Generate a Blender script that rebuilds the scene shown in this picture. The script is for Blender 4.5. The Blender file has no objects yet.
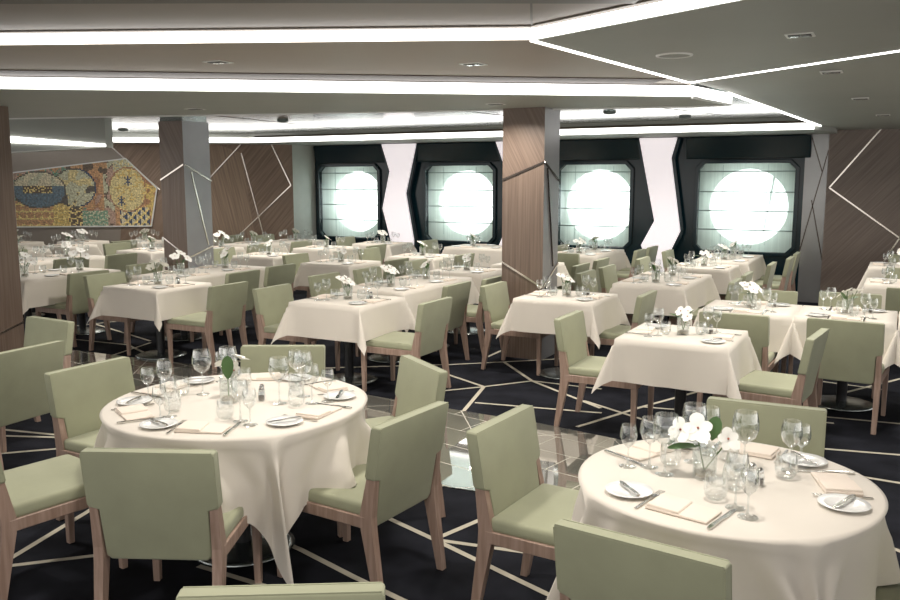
import bpy, bmesh, math, random
from mathutils import Vector, Matrix, noise
C = bpy.context.scene.collection
sc = bpy.context.scene
PI = math.pi
random.seed(7)

# ---------------------------------------------------------------- camera, world, light, exposure
cam_d = bpy.data.cameras.new('camera'); cam = bpy.data.objects.new('camera', cam_d); C.objects.link(cam)
cam.location = (0, 0, 1.80)
cam.rotation_euler = (math.radians(90 - 8.0357), 0, math.radians(27.925))
cam_d.sensor_width = 36; cam_d.lens = 850 / 900 * 36; cam_d.clip_end = 200
sc.camera = cam
sc.view_settings.view_transform = 'Standard'; sc.view_settings.look = 'None'
sc.view_settings.gamma = 1; sc.view_settings.use_curve_mapping = False
sc.view_settings.exposure = 0.42
sc.cycles.transparent_max_bounces = 32
wd = bpy.data.worlds.new('world'); sc.world = wd; wd.use_nodes = True
bg = wd.node_tree.nodes['Background']; bg.inputs[0].default_value = (1.0, 0.965, 0.92, 1); bg.inputs[1].default_value = 1.2
LAMP_W = 19      # watts of each downlight lamp and each added fill lamp
STRIP = 3.2      # emission of the cove strips
SKY = 5.0        # daylight outside the portholes

# ---------------------------------------------------------------- materials
def new_mat(name):
    m = bpy.data.materials.new(name); m.use_nodes = True
    return m, m.node_tree, m.node_tree.nodes['Principled BSDF']
def mat(name, col, rough=.6, metal=0., spec=.5, sheen=0., vary=0., vscale=8., bump=0., bscale=300., coat=0.):
    m, nt, p = new_mat(name)
    p.inputs['Base Color'].default_value = (*col, 1); p.inputs['Roughness'].default_value = rough
    p.inputs['Metallic'].default_value = metal; p.inputs['Specular IOR Level'].default_value = spec
    p.inputs['Sheen Weight'].default_value = sheen; p.inputs['Coat Weight'].default_value = coat
    tc = nt.nodes.new('ShaderNodeTexCoord')
    if vary:
        n = nt.nodes.new('ShaderNodeTexNoise'); n.inputs['Scale'].default_value = vscale; n.inputs['Detail'].default_value = 4
        nt.links.new(tc.outputs['Object'], n.inputs['Vector'])
        r = nt.nodes.new('ShaderNodeMapRange'); r.inputs[1].default_value = .3; r.inputs[2].default_value = .7
        r.inputs[3].default_value = 1 - vary; r.inputs[4].default_value = 1 + vary
        nt.links.new(n.outputs['Fac'], r.inputs[0])
        v = nt.nodes.new('ShaderNodeVectorMath'); v.operation = 'SCALE'; v.inputs[0].default_value = col
        nt.links.new(r.outputs[0], v.inputs['Scale']); nt.links.new(v.outputs[0], p.inputs['Base Color'])
    if bump:
        n = nt.nodes.new('ShaderNodeTexNoise'); n.inputs['Scale'].default_value = bscale
        nt.links.new(tc.outputs['Object'], n.inputs['Vector'])
        b = nt.nodes.new('ShaderNodeBump'); b.inputs['Strength'].default_value = bump; b.inputs['Distance'].default_value = .002
        nt.links.new(n.outputs['Fac'], b.inputs['Height']); nt.links.new(b.outputs[0], p.inputs['Normal'])
    return m
def wood(name, c1, c2, rot=(0, 0, 0), scale=(1.5, 1.5, 40), rough=.45):
    m, nt, p = new_mat(name); p.inputs['Roughness'].default_value = rough
    tc = nt.nodes.new('ShaderNodeTexCoord'); mp = nt.nodes.new('ShaderNodeMapping')
    mp.vector_type = 'TEXTURE'
    mp.inputs['Rotation'].default_value = rot; nt.links.new(tc.outputs['Object'], mp.inputs[0])
    mq = nt.nodes.new('ShaderNodeMapping'); mq.inputs['Scale'].default_value = scale; nt.links.new(mp.outputs[0], mq.inputs[0])
    n = nt.nodes.new('ShaderNodeTexNoise'); n.inputs['Scale'].default_value = 1; n.inputs['Detail'].default_value = 5
    nt.links.new(mq.outputs[0], n.inputs['Vector'])
    r = nt.nodes.new('ShaderNodeValToRGB'); r.color_ramp.elements[0].position = .35; r.color_ramp.elements[1].position = .68
    r.color_ramp.elements[0].color = (*c1, 1); r.color_ramp.elements[1].color = (*c2, 1)
    nt.links.new(n.outputs['Fac'], r.inputs[0]); nt.links.new(r.outputs[0], p.inputs['Base Color'])
    return m
def emit(name, col, s):
    m, nt, p = new_mat(name)
    p.inputs['Base Color'].default_value = (*col, 1); p.inputs['Emission Color'].default_value = (*col, 1); p.inputs['Emission Strength'].default_value = s
    return m
def glassy(name, tint, base, edge, rough=.02):
    m = bpy.data.materials.new(name); m.use_nodes = True; nt = m.node_tree
    for n in list(nt.nodes): nt.nodes.remove(n)
    o = nt.nodes.new('ShaderNodeOutputMaterial'); mx = nt.nodes.new('ShaderNodeMixShader')
    t = nt.nodes.new('ShaderNodeBsdfTransparent'); t.inputs[0].default_value = (*tint, 1)
    g = nt.nodes.new('ShaderNodeBsdfGlossy'); g.inputs['Roughness'].default_value = rough; g.inputs[0].default_value = (.95, .97, .97, 1)
    lw = nt.nodes.new('ShaderNodeLayerWeight'); lw.inputs[0].default_value = .35
    r = nt.nodes.new('ShaderNodeMapRange'); r.inputs[1].default_value = 0; r.inputs[2].default_value = 1
    r.inputs[3].default_value = base; r.inputs[4].default_value = edge
    nt.links.new(lw.outputs['Facing'], r.inputs[0]); nt.links.new(r.outputs[0], mx.inputs[0])
    nt.links.new(t.outputs[0], mx.inputs[1]); nt.links.new(g.outputs[0], mx.inputs[2]); nt.links.new(mx.outputs[0], o.inputs[0])
    return m

M = {}
M['green'] = mat('green fabric', (.325, .335, .225), .75, sheen=.15, vary=.06, vscale=6, bump=.15)
M['wood_leg'] = wood('pale brown oak', (.29, .195, .15), (.40, .285, .23), scale=(60, 60, 4))
M['cloth'] = mat('ivory linen', (.68, .63, .56), .85, sheen=.1, vary=.02, vscale=3, bump=.1, bscale=500)
M['napkin'] = mat('peach cream linen', (.76, .665, .575), .85, sheen=.1, bump=.1)
M['china'] = mat('white china', (.82, .82, .80), .18, coat=.4)
M['steel'] = mat('polished steel', (.62, .61, .58), .16, 1.)
M['dark_steel'] = mat('black column steel', (.015, .015, .017), .35, .3)
M['disc'] = mat('brushed base steel', (.30, .33, .33), .25, .9)
M['board'] = mat('dark table board', (.08, .06, .05), .6)
M['glass'] = glassy('clear glass', (.93, .945, .945), .08, .95)
M['vase'] = glassy('vase glass', (.94, .96, .96), .07, .7)
M['petal'] = mat('white petals', (.86, .85, .80), .6)
M['centre'] = mat('orchid throat', (.30, .07, .04), .6)
M['leaf'] = mat('green leaf', (.06, .13, .035), .4)
M['stem'] = mat('green stem', (.08, .14, .04), .5)
M['pebble'] = mat('vase pebbles', (.20, .17, .12), .5, vary=.3, vscale=60)
M['salt'] = mat('white salt', (.85, .85, .85), .8)
M['pepper'] = mat('dark pepper', (.06, .045, .035), .8)
M['pillar_wood'] = wood('pillar walnut', (.125, .088, .067), (.185, .135, .105), scale=(70, 70, 1.6), rough=.35)
M['pillar_wood2'] = wood('pillar walnut slanted', (.125, .088, .067), (.185, .135, .105), rot=(0, math.radians(-28), 0), scale=(70, 70, 1.6), rough=.35)
M['pillar_grey'] = mat('pillar satin grey', (.33, .33, .34), .3, .4, vary=.05, vscale=4)
M['wall_wood'] = wood('wall walnut', (.17, .115, .082), (.27, .19, .14), rot=(0, math.radians(40), 0), scale=(45, 45, 1.2), rough=.4)
M['wall_wood2'] = wood('wall walnut leaning', (.22, .155, .11), (.34, .245, .175), rot=(0, math.radians(-12), 0), scale=(45, 45, 1.2), rough=.4)
M['wall_wood3'] = wood('dark wall walnut', (.13, .10, .085), (.20, .158, .132), rot=(0, math.radians(42), 0), scale=(50, 50, 1.2), rough=.4)
M['inlay'] = mat('bright metal inlay', (.70, .66, .60), .18, 1.)
M['inlay_dark'] = mat('dark metal inlay', (.09, .075, .065), .25, .8)
M['wall_tan'] = mat('taupe wall', (.27, .235, .205), .6, vary=.03)
M['wall_pale'] = mat('pale grey green wall', (.44, .46, .42), .3, vary=.03)
M['wall_grey'] = mat('satin grey wall', (.30, .30, .30), .22, .5, vary=.08, vscale=2)
M['hull'] = mat('gloss blue black', (.004, .017, .024), .16, spec=.4)
M['ceil_tan'] = mat('taupe ceiling', (.37, .315, .26), .55, vary=.03, vscale=1.5)
M['ceil_brown'] = mat('brown ceiling', (.205, .168, .135), .55, vary=.03, vscale=1.5)
M['ceil_grey'] = mat('grey green ceiling', (.335, .345, .315), .6, vary=.03, vscale=1.5)
M['ceil_dark'] = mat('dark ceiling groove', (.06, .045, .03), .5)
M['ceil_shade'] = mat('painted ceiling shade', (.085, .062, .048), .6)  # ceiling tone darkened to stand for shade beside the second strip
M['gloss_ceiling'] = mat('polished panel ceiling', (.42, .44, .43), .14, .75, vary=.05, vscale=1.2)
M['strip'] = emit('white strip light', (1, .985, .96), STRIP)
M['backlit'] = emit('backlit milk glass', (1, .93, .97), .40)
M['sky'] = emit('daylight', (.97, 1, 1), SKY)
M['white_trim'] = mat('white trim', (.70, .70, .68), .4)
M['lens'] = mat('downlight lens', (.55, .55, .53), .2, .5)
M['black'] = mat('black recess', (.02, .02, .02), .5)
M['carpet'] = mat('navy carpet', (.014, .015, .020), .95, spec=.08, vary=.45, vscale=3.5, bump=.6, bscale=900)
M['carpet_line'] = mat('cream carpet line', (.50, .46, .37), .95, bump=.4, bscale=900)
M['seam'] = mat('shade seam', (.12, .15, .145), .7)
M['table_edge'] = M['board']
M['grout'] = mat('mosaic grout', (.16, .14, .11), .8)

# stone: polished tiles with thin joints running two ways
def stone():
    m, nt, p = new_mat('polished stone tiles'); p.inputs['Roughness'].default_value = .035; p.inputs['Metallic'].default_value = .6
    p.inputs['Specular IOR Level'].default_value = .9; p.inputs['Coat Weight'].default_value = 1; p.inputs['Coat IOR'].default_value = 1.9; p.inputs['Coat Roughness'].default_value = .02
    tc = nt.nodes.new('ShaderNodeTexCoord')
    facs = []
    for rz, w, h in ((0.2, .62, .31), (.95, 1.9, .95)):
        mp = nt.nodes.new('ShaderNodeMapping'); mp.inputs['Rotation'].default_value = (0, 0, rz); nt.links.new(tc.outputs['Object'], mp.inputs[0])
        b = nt.nodes.new('ShaderNodeTexBrick'); b.inputs['Scale'].default_value = 1; b.inputs['Brick Width'].default_value = w; b.inputs['Row Height'].default_value = h
        b.inputs['Mortar Size'].default_value = .004; b.inputs['Mortar Smooth'].default_value = .1
        nt.links.new(mp.outputs[0], b.inputs[0]); facs.append(b)
    n = nt.nodes.new('ShaderNodeTexNoise'); n.inputs['Scale'].default_value = 1.6; n.inputs['Detail'].default_value = 6; nt.links.new(tc.outputs['Object'], n.inputs[0])
    r = nt.nodes.new('ShaderNodeValToRGB'); r.color_ramp.elements[0].color = (.30, .295, .26, 1); r.color_ramp.elements[1].color = (.46, .44, .39, 1)
    nt.links.new(n.outputs['Fac'], r.inputs[0])
    mx = nt.nodes.new('ShaderNodeMath'); mx.operation = 'MAXIMUM'; nt.links.new(facs[0].outputs['Fac'], mx.inputs[0]); nt.links.new(facs[1].outputs['Fac'], mx.inputs[1])
    mc = nt.nodes.new('ShaderNodeMix'); mc.data_type = 'RGBA'; nt.links.new(mx.outputs[0], mc.inputs[0]); nt.links.new(r.outputs[0], mc.inputs[6]); mc.inputs[7].default_value = (.55, .52, .44, 1)
    nt.links.new(mc.outputs[2], p.inputs['Base Color'])
    mr = nt.nodes.new('ShaderNodeMapRange'); mr.inputs[3].default_value = .035; mr.inputs[4].default_value = .5; nt.links.new(mx.outputs[0], mr.inputs[0])
    nt.links.new(mr.outputs[0], p.inputs['Roughness'])
    co = nt.nodes.new('ShaderNodeMath'); co.operation = 'SUBTRACT'; co.inputs[0].default_value = 1; nt.links.new(mx.outputs[0], co.inputs[1]); nt.links.new(co.outputs[0], p.inputs['Coat Weight'])
    return m
M['stone'] = stone()
# sheer shade fabric
def sheer():
    m = bpy.data.materials.new('sheer shade fabric'); m.use_nodes = True; nt = m.node_tree
    for n in list(nt.nodes): nt.nodes.remove(n)
    o = nt.nodes.new('ShaderNodeOutputMaterial')
    t = nt.nodes.new('ShaderNodeBsdfTransparent'); t.inputs[0].default_value = (.97, 1, .99, 1)
    d = nt.nodes.new('ShaderNodeBsdfDiffuse'); tr = nt.nodes.new('ShaderNodeBsdfTranslucent')
    tc = nt.nodes.new('ShaderNodeTexCoord'); mp = nt.nodes.new('ShaderNodeMapping'); mp.inputs['Scale'].default_value = (45, 1, .3)
    n = nt.nodes.new('ShaderNodeTexNoise'); n.inputs['Scale'].default_value = 1; nt.links.new(tc.outputs['Object'], mp.inputs[0]); nt.links.new(mp.outputs[0], n.inputs[0])
    r = nt.nodes.new('ShaderNodeValToRGB'); r.color_ramp.elements[0].position = .3; r.color_ramp.elements[1].position = .7
    r.color_ramp.elements[0].color = (.66, .74, .70, 1); r.color_ramp.elements[1].color = (.76, .84, .80, 1)
    nt.links.new(n.outputs['Fac'], r.inputs[0]); nt.links.new(r.outputs[0], d.inputs[0]); nt.links.new(r.outputs[0], tr.inputs[0])
    a = nt.nodes.new('ShaderNodeMixShader'); a.inputs[0].default_value = .28; nt.links.new(d.outputs[0], a.inputs[1]); nt.links.new(tr.outputs[0], a.inputs[2])
    b = nt.nodes.new('ShaderNodeMixShader'); b.inputs[0].default_value = .5; nt.links.new(a.outputs[0], b.inputs[1]); nt.links.new(t.outputs[0], b.inputs[2])
    nt.links.new(b.outputs[0], o.inputs[0])
    return m
M['sheer'] = sheer()

# ---------------------------------------------------------------- mesh helpers
def link_mesh(name, me, parent=None, smooth=False, angle=None):
    o = bpy.data.objects.new(name, me); C.objects.link(o)
    if parent: o.parent = parent
    if smooth:
        for p in me.polygons: p.use_smooth = True
    return o
class MB:
    def __init__(s): s.v = []; s.f = []; s.m = []; s.mats = []
    def mi(s, m):
        if m not in s.mats: s.mats.append(m)
        return s.mats.index(m)
    def face(s, pts, m):
        i = len(s.v); s.v += [tuple(p) for p in pts]; s.f.append(tuple(range(i, i + len(pts)))); s.m.append(s.mi(m))
    def hexa(s, b, t, m):
        i = len(s.v); s.v += [tuple(p) for p in b] + [tuple(p) for p in t]; n = len(b); k = s.mi(m)
        s.f.append(tuple(i + j for j in reversed(range(n)))); s.m.append(k)
        s.f.append(tuple(i + n + j for j in range(n))); s.m.append(k)
        for j in range(n):
            j2 = (j + 1) % n; s.f.append((i + j, i + j2, i + n + j2, i + n + j)); s.m.append(k)
    def box(s, x0, x1, y0, y1, z0, z1, m):
        s.hexa([(x0, y0, z0), (x1, y0, z0), (x1, y1, z0), (x0, y1, z0)], [(x0, y0, z1), (x1, y0, z1), (x1, y1, z1), (x0, y1, z1)], m)
    def beam(s, a, b, w, h, m, up=(0, 0, 1)):
        a = Vector(a); b = Vector(b); d = (b - a).normalized(); u = Vector(up)
        x = d.cross(u).normalized() * w / 2; y = x.cross(d).normalized() * h / 2
        s.hexa([a - x - y, a + x - y, a + x + y, a - x + y], [b - x - y, b + x - y, b + x + y, b - x + y], m)
    def lathe(s, prof, m, n=20, c=(0, 0, 0), cap=False):
        i = len(s.v); k = s.mi(m)
        for r, z in prof:
            for j in range(n):
                a = 2 * PI * j / n; s.v.append((c[0] + r * math.cos(a), c[1] + r * math.sin(a), c[2] + z))
        for q in range(len(prof) - 1):
            for j in range(n):
                j2 = (j + 1) % n; s.f.append((i + q * n + j, i + q * n + j2, i + (q + 1) * n + j2, i + (q + 1) * n + j)); s.m.append(k)
        if cap:
            s.f.append(tuple(i + j for j in reversed(range(n)))); s.m.append(k)
            q = len(prof) - 1; s.f.append(tuple(i + q * n + j for j in range(n))); s.m.append(k)
    def mesh(s, name, bevel=0, seg=2, smooth=False, mats=None):
        me = bpy.data.meshes.new(name); me.from_pydata(s.v, [], s.f)
        for m in s.mats: me.materials.append(M[m])
        for p, k in zip(me.polygons, s.m): p.material_index = k
        if bevel:
            bm = bmesh.new(); bm.from_mesh(me); bmesh.ops.remove_doubles(bm, verts=bm.verts, dist=1e-5)
            es = [e for e in bm.edges if len(e.link_faces) == 2 and e.calc_face_angle(0) > .5]
            bmesh.ops.bevel(bm, geom=es, offset=bevel, segments=seg, profile=.6, affect='EDGES')
            bm.to_mesh(me); bm.free()
        bm = bmesh.new(); bm.from_mesh(me); bmesh.ops.recalc_face_normals(bm, faces=bm.faces); bm.to_mesh(me); bm.free()
        if smooth:
            for p in me.polygons: p.use_smooth = True
        me.update(); return me
    def build(s, name, parent=None, **k):
        return link_mesh(name, s.mesh(name, **k), parent)
def tag(o, label=None, cat=None, group=None, kind=None):
    if label: o['label'] = label
    if cat: o['category'] = cat
    if group: o['group'] = group
    if kind: o['kind'] = kind
    return o
def empty(name, loc=(0, 0, 0), rz=0):
    o = bpy.data.objects.new(name, None); C.objects.link(o); o.location = loc; o.rotation_euler = (0, 0, rz); o.empty_display_size = .1
    return o
def dup(o, loc, rz=0, parent=None):
    c = o.copy(); C.objects.link(c)
    if parent: c.parent = parent
    else: c.location = loc; c.rotation_euler = (0, 0, rz)
    for ch in list(o.children): dup(ch, None, 0, c)
    return c
used = {}
def place(proto, loc, rz, label, cat, group=None):
    """the first use moves the prototype itself, later uses copy it with its parts"""
    if proto.name not in used: used[proto.name] = 1; o = proto; o.location = loc; o.rotation_euler = (0, 0, rz)
    else: o = dup(proto, loc, rz)
    o['label'] = label; o['category'] = cat
    if group: o['group'] = group
    return o

# ---------------------------------------------------------------- floor
b = MB(); b.face([(-18, -4, 0), (6, -4, 0), (6, 15, 0), (-18, 15, 0)], 'carpet')
fl = tag(b.build('floor'), kind='structure')
SEG = [((-3.73, 6.89), (-3.15, 6.58)), ((-3.15, 6.58), (-2.95, 5.8)), ((-3.15, 6.58), (-2.86, 6.98)), ((-3.42, 7.6), (-2.86, 6.98)), ((-2.86, 6.98), (-2.03, 6.38)), ((-3.39, 6.29), (-3.15, 6.58)), ((-3.88, 7.2), (-3.42, 7.6)), ((-2.97, 6.06), (-1.98, 6.24)), ((-2.86, 6.98), (-2.22, 6.98)), ((-3.67, 7.74), (-3.69, 8.66)), ((-3.42, 7.6), (-2.98, 8.0)), ((-2.01, 5.8), (-1.74, 6.57)), ((-2.21, 6.53), (-1.49, 6.13)), ((-1.74, 6.57), (-1.38, 6.63)), ((-1.38, 6.63), (-.36, 6.78)), ((-0.86, 5.98), (0.29, 6.22)), ((-0.42, 6.94), (0.29, 7.02)), ((-0.9, 5.65), (0.29, 5.57)), ((-0.58, 8.19), (-0.03, 8.1)), ((-0.37, 7.77), (0.08, 8.63)),
       ((-2.38, 3.71), (-2.01, 3.58)), ((-2.38, 3.71), (-3.3, 4.05)), ((-2.01, 3.58), (-1.21, 3.28)), ((-1.21, 3.28), (.4, 2.7)), ((-1.98, 3.58), (-1.88, 3.93)), ((-1.88, 3.93), (-1.75, 4.38)), ((-1.98, 3.57), (-1.2, 3.70)), ((-1.2, 3.7), (-.2, 3.86)), ((-3.2, 3.30), (-2.51, 3.16)), ((-2.51, 3.16), (-2.11, 3.04)), ((-2.11, 3.04), (-1.4, 2.85)), ((-1.4, 2.85), (-.3, 2.3)), ((-5.68, 3.77), (-4.6, 4.0)), ((-5.3, 2.5), (-4.68, 3.45)), ((-4.68, 3.45), (-4.4, 4.2)), ((-3.78, 2.2), (-3.34, 2.64)), ((-3.34, 2.64), (-2.9, 3.2)), ((-3.56, 2.02), (-3.9, 3.23)), ((-2.81, 2.79), (-2.0, 2.77)),
       ((-8.9, 6.37), (-7.45, 6.47)), ((-7.45, 6.47), (-6.4, 6.0)), ((-9.03, 6.94), (-8.82, 7.56)), ((-8.92, 7.25), (-7.41, 6.75)), ((-7.32, 6.67), (-7.1, 5.87)), ((-3.04, 9.14), (-1.8, 9.03)), ((-2.98, 8.0), (-2.51, 7.87)), ((-5.3, 6.2), (-3.9, 7.2)), ((-6.3, 6.4), (-4.6, 6.35)), ((-1.74, 6.57), (-1.2, 7.9)), ((.29, 4.4), (-.7, 5.0)), ((.4, 3.9), (-.72, 4.75)), ((-6.9, 3.1), (-5.0, 3.9)), ((-4.4, 4.2), (-5.6, 3.0))]
b = MB()
for i, (p, q) in enumerate(SEG):
    z = .0022 + .00001 * i
    d = (Vector(q) - Vector(p)).normalized(); n = Vector((-d.y, d.x)) * .0165; p = Vector(p) - d * .01; q = Vector(q) + d * .01
    b.face([(*(p - n), z), (*(q - n), z), (*(q + n), z), (*(p + n), z)], 'carpet_line')
tag(b.build('floor_carpet_line'), kind='structure')
ST = [(-9.16, 5.43), (-7.77, 5.98), (-6.83, 6.01), (-6.04, 6.05), (-4.9, 5.95), (-3.84, 5.84), (-3.15, 5.79), (-2.28, 5.74), (-1.66, 5.63), (-1.02, 5.26), (-0.75, 4.6), (-1.02, 4.50), (-1.4, 4.42), (-2.08, 4.27), (-2.39, 4.24), (-3.23, 4.13), (-4.5, 4.2), (-5.73, 4.25), (-6.77, 3.97)]
b = MB(); b.hexa([(x, y, .001) for x, y in ST], [(x, y, .006) for x, y in ST], 'stone')
tag(b.build('floor_stone'), kind='structure')

# ---------------------------------------------------------------- ceiling
def slab(name, poly, z, th, m, side=None):
    b = MB()
    P = [(p[0], p[1], p[2] if len(p) > 2 else z) for p in poly]
    b.hexa(P, [(x, y, zz + th) for x, y, zz in P], m)
    return tag(b.build(name), kind='structure')
slab('ceiling', [(-14, -4), (5, -4), (5, 1.43), (-1.94, 4.71), (-14, -.78)], 2.672, .05, 'ceil_brown')
slab('ceiling', [(-14, -.78), (-1.94, 4.71), (-1.62, 7.28), (-1.66, 7.5), (-6.87, 3.94), (-14, -.93)], 2.60, .02, 'ceil_tan')
slab('ceiling', [(-1.94, 4.71), (5, 1.43), (5, 2.30), (-1.62, 7.28)], 2.60, .02, 'ceil_grey')
def zr2(x, y):
    # plane through (-1.62,7.28,2.6),(5,2.30,2.6),(-.91,14.24,2.5)
    a = Vector((-1.62, 7.28, 2.6)); n = (Vector((5, 2.30, 2.6)) - a).cross(Vector((-.91, 14.24, 2.5)) - a)
    return a.z - (n.x * (x - a.x) + n.y * (y - a.y)) / n.z
R2 = [(-1.62, 7.28), (5, 2.30), (5, 13.6), (-.93, 13.6), (-1.45, 8.13)]
slab('ceiling', [(x, y, zr2(x, y)) for x, y in R2], 0, .02, 'ceil_grey')
slab('ceiling', [(-6.87, 3.94), (-1.66, 7.5), (-1.49, 8.36), (-1.86, 8.41), (-9.06, 6.39), (-14, 5.0), (-14, -.93)], 2.50, .095, 'ceil_grey')
slab('ceiling', [(-18, -.5), (-14, -.5), (-6.87, 4.6), (-1.75, 8.0), (-1.5, 7.3), (1, 5.5), (5, 2.5), (5, 15), (-18, 15)], 2.632, .03, 'gloss_ceiling')
# perimeter soffit along the window wall
slab('ceiling', [(-14.6, 9.55), (-10.45, 12.05), (-9.03, 12.12), (-6.28, 12.19), (-3.36, 12.2), (-1.1, 12.35), (-.9, 13.0), (-.9, 13.7), (-10.2, 13.7), (-10.3, 13.05), (-14.6, 10.0)], 2.46, .17, 'ceil_grey')
# panel joints and dark lines above the strips; the widest is painted shade
def bar(name, pts, z, w, h, m, label=None, cat=None, struct=True):
    b = MB()
    for i in range(len(pts) - 1):
        p, q = Vector(pts[i]), Vector(pts[i + 1])
        zz = z if not isinstance(z, list) else None
        za, zb = (z, z) if zz is not None else (z[i], z[i + 1])
        b.beam((p.x, p.y, za), (q.x, q.y, zb), w, h, m)
    o = b.build(name)
    if struct: tag(o, kind='structure')
    else: tag(o, label, cat)
    return o
bar('ceiling_shade_band', [(-14, -1.07), (-6.82, 3.68), (-1.83, 7.08)], 2.597, .34, .006, 'ceil_shade')  # flat band, its dark colour paints the shadowed panel edge
bar('edge_light_line', [(-14, 4.99), (-9.06, 6.395), (-1.86, 8.415), (-1.48, 8.37), (-1.65, 7.52)], 2.497, .022, .022, 'white_trim')  # white bar standing in for the bright line of light on this edge
bar('trim_3', [(-10.3, 12.0), (-9.0, 12.10), (-6.28, 12.17), (-3.36, 12.18), (-1.12, 12.33)], 2.565, .03, .03, 'ceil_dark')
bar('trim_4', [(-8, .70), (-4.03, 2.73), (-2.7, 3.41), (-1.2, 4.22)], 2.668, .16, .008, 'ceil_dark')
bar('trim_5', [(-1.4, 3.34), (-1.95, 4.68)], 2.669, .012, .006, 'ceil_dark')
for p, q in (((-5, 8.2), (-4.4, 12)), ((-8, 8), (-8.2, 12)), ((-3, 8.6), (-2.0, 12)), ((-11, 7.5), (-11.2, 11))):
    bar('trim_6', [p, q], 2.631, .012, .004, 'ceil_dark')

# ---------------------------------------------------------------- strip lights
def strip(pts, z0, z1, th, label, nin=1):
    b = MB()
    for i in range(len(pts) - 1):
        p, q = Vector(pts[i][:2]), Vector(pts[i + 1][:2])
        za = pts[i][2] if len(pts[i]) > 2 else 0; zb = pts[i + 1][2] if len(pts[i + 1]) > 2 else 0
        d = (q - p).normalized(); n = Vector((-d.y, d.x)) * th * nin
        P = [p, q, q + n, p + n]; Z = [za, zb, zb, za]
        b.hexa([(v.x, v.y, z0 + e) for v, e in zip(P, Z)], [(v.x, v.y, z1 + e) for v, e in zip(P, Z)], 'strip')
    return tag(b.build('ceiling_strip_light'), label, 'strip light')
strip([(-14, -.80), (-1.94, 4.69), (5, 1.41)], 2.602, 2.671, .012, 'wide white strip light nearest the camera, bending up at its right end')
strip([(-14, -.95), (-6.87, 3.92), (-1.66, 7.48), (-1.48, 8.36)], 2.503, 2.592, .012, 'wide white strip light second from the camera, ending near the round speaker', -1)
bl = [(-1.94, 4.71), (-1.62, 7.28), (5, 2.30)]
strip(bl, 2.594, 2.6, .035, 'thin white line of light forming a V between the grey ceiling panels')
strip([(x, y, zr2(x, y) - 2.5) for x, y in ((-1.455, 8.13), (-.94, 13.55))], 2.488, 2.50, .03, 'thin white line of light running to the brown wall at right', 1)
strip([(-14.2, 9.5), (-10.47, 12.03), (-9.03, 12.10), (-6.28, 12.17), (-3.36, 12.18), (-1.1, 12.33)], 2.465, 2.545, .012, 'long white strip light along the soffit in front of the portholes', -1)

bar('glow_fin_near', [(-14, -.83), (-1.94, 4.655), (5, 1.38)], 2.6655, .055, .006, 'ceil_brown')  # added fin that keeps the strip's glow off the brown ceiling
bar('glow_fin_second', [(-14, -.975), (-6.87, 3.89), (-1.67, 7.44)], 2.5915, .05, .005, 'ceil_shade')  # second added fin, blocks strip light from the painted shade band
# downlights and speaker
def downlight(x, y, z, label, w=.075):
    t = empty('ceiling_downlight', (x, y, z)); tag(t, label, 'downlight', 'recessed ceiling downlights')
    b = MB(); b.box(-w, w, -w, w, -.004, .004, 'white_trim'); b.build('frame', t)
    b = MB(); b.box(-w * .8, w * .8, -w * .55, w * .55, -.007, -.003, 'black'); b.build('recess', t)
    b = MB(); b.lathe([(.001, -.010), (w * .3, -.010), (w * .34, -.006)], 'lens', 12, (-w * .38, 0, 0)); b.lathe([(.001, -.010), (w * .3, -.010), (w * .34, -.006)], 'lens', 12, (w * .38, 0, 0)); b.build('lens', t)
    return t
L = []
for x, y, z, s in ((-4.21, 4.55, 2.6, 'on the taupe panel above the left columns'), (-2.71, 5.46, 2.6, 'on the taupe panel near the middle'), (-.57, 5.24, 2.6, 'on the large grey panel at top right'), (-6.29, 6.45, 2.5, 'on the grey band above the grey and brown column'), (-3.41, 7.34, 2.5, 'on the grey band left of the middle column'),
                   (-.53, 6.99, 2.585, 'on the right grey panel, just below the thin light'), (-.42, 9.04, 2.558, 'on the right grey panel, middle of three'), (-.27, 11.08, 2.535, 'on the right grey panel, closest to brown wall')):
    downlight(x, y, z, 'small square twin downlight ' + s)
t = empty('ceiling_speaker', (-1.37, 5.68, 2.6)); tag(t, 'round flush speaker grille in the grey ceiling panel', 'speaker')
b = MB(); b.lathe([(.001, -.004), (.10, -.004)], 'ceil_grey', 28); b.build('grille', t)
b = MB(); b.lathe([(.10, -.002), (.10, -.008), (.115, -.008), (.118, 0)], 'white_trim', 28); b.build('rim', t)
for x, y, s in ((-11.5, 10.13, 'left of the grey and brown column'), (-7.77, 9.65, 'between the grey and brown column and the left portholes'), (-3.28, 10.4, 'right of the middle column'), (-2.61, 11.52, 'before the third porthole from left')):
    t = empty('smoke_detector', (x, y, 2.632)); tag(t, 'small round fitting on polished ceiling, ' + s, 'ceiling fitting')
    b = MB(); b.lathe([(.08, 0), (.075, -.02), (.03, -.03), (.001, -.03)], 'seam', 16); b.build('body', t)
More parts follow.
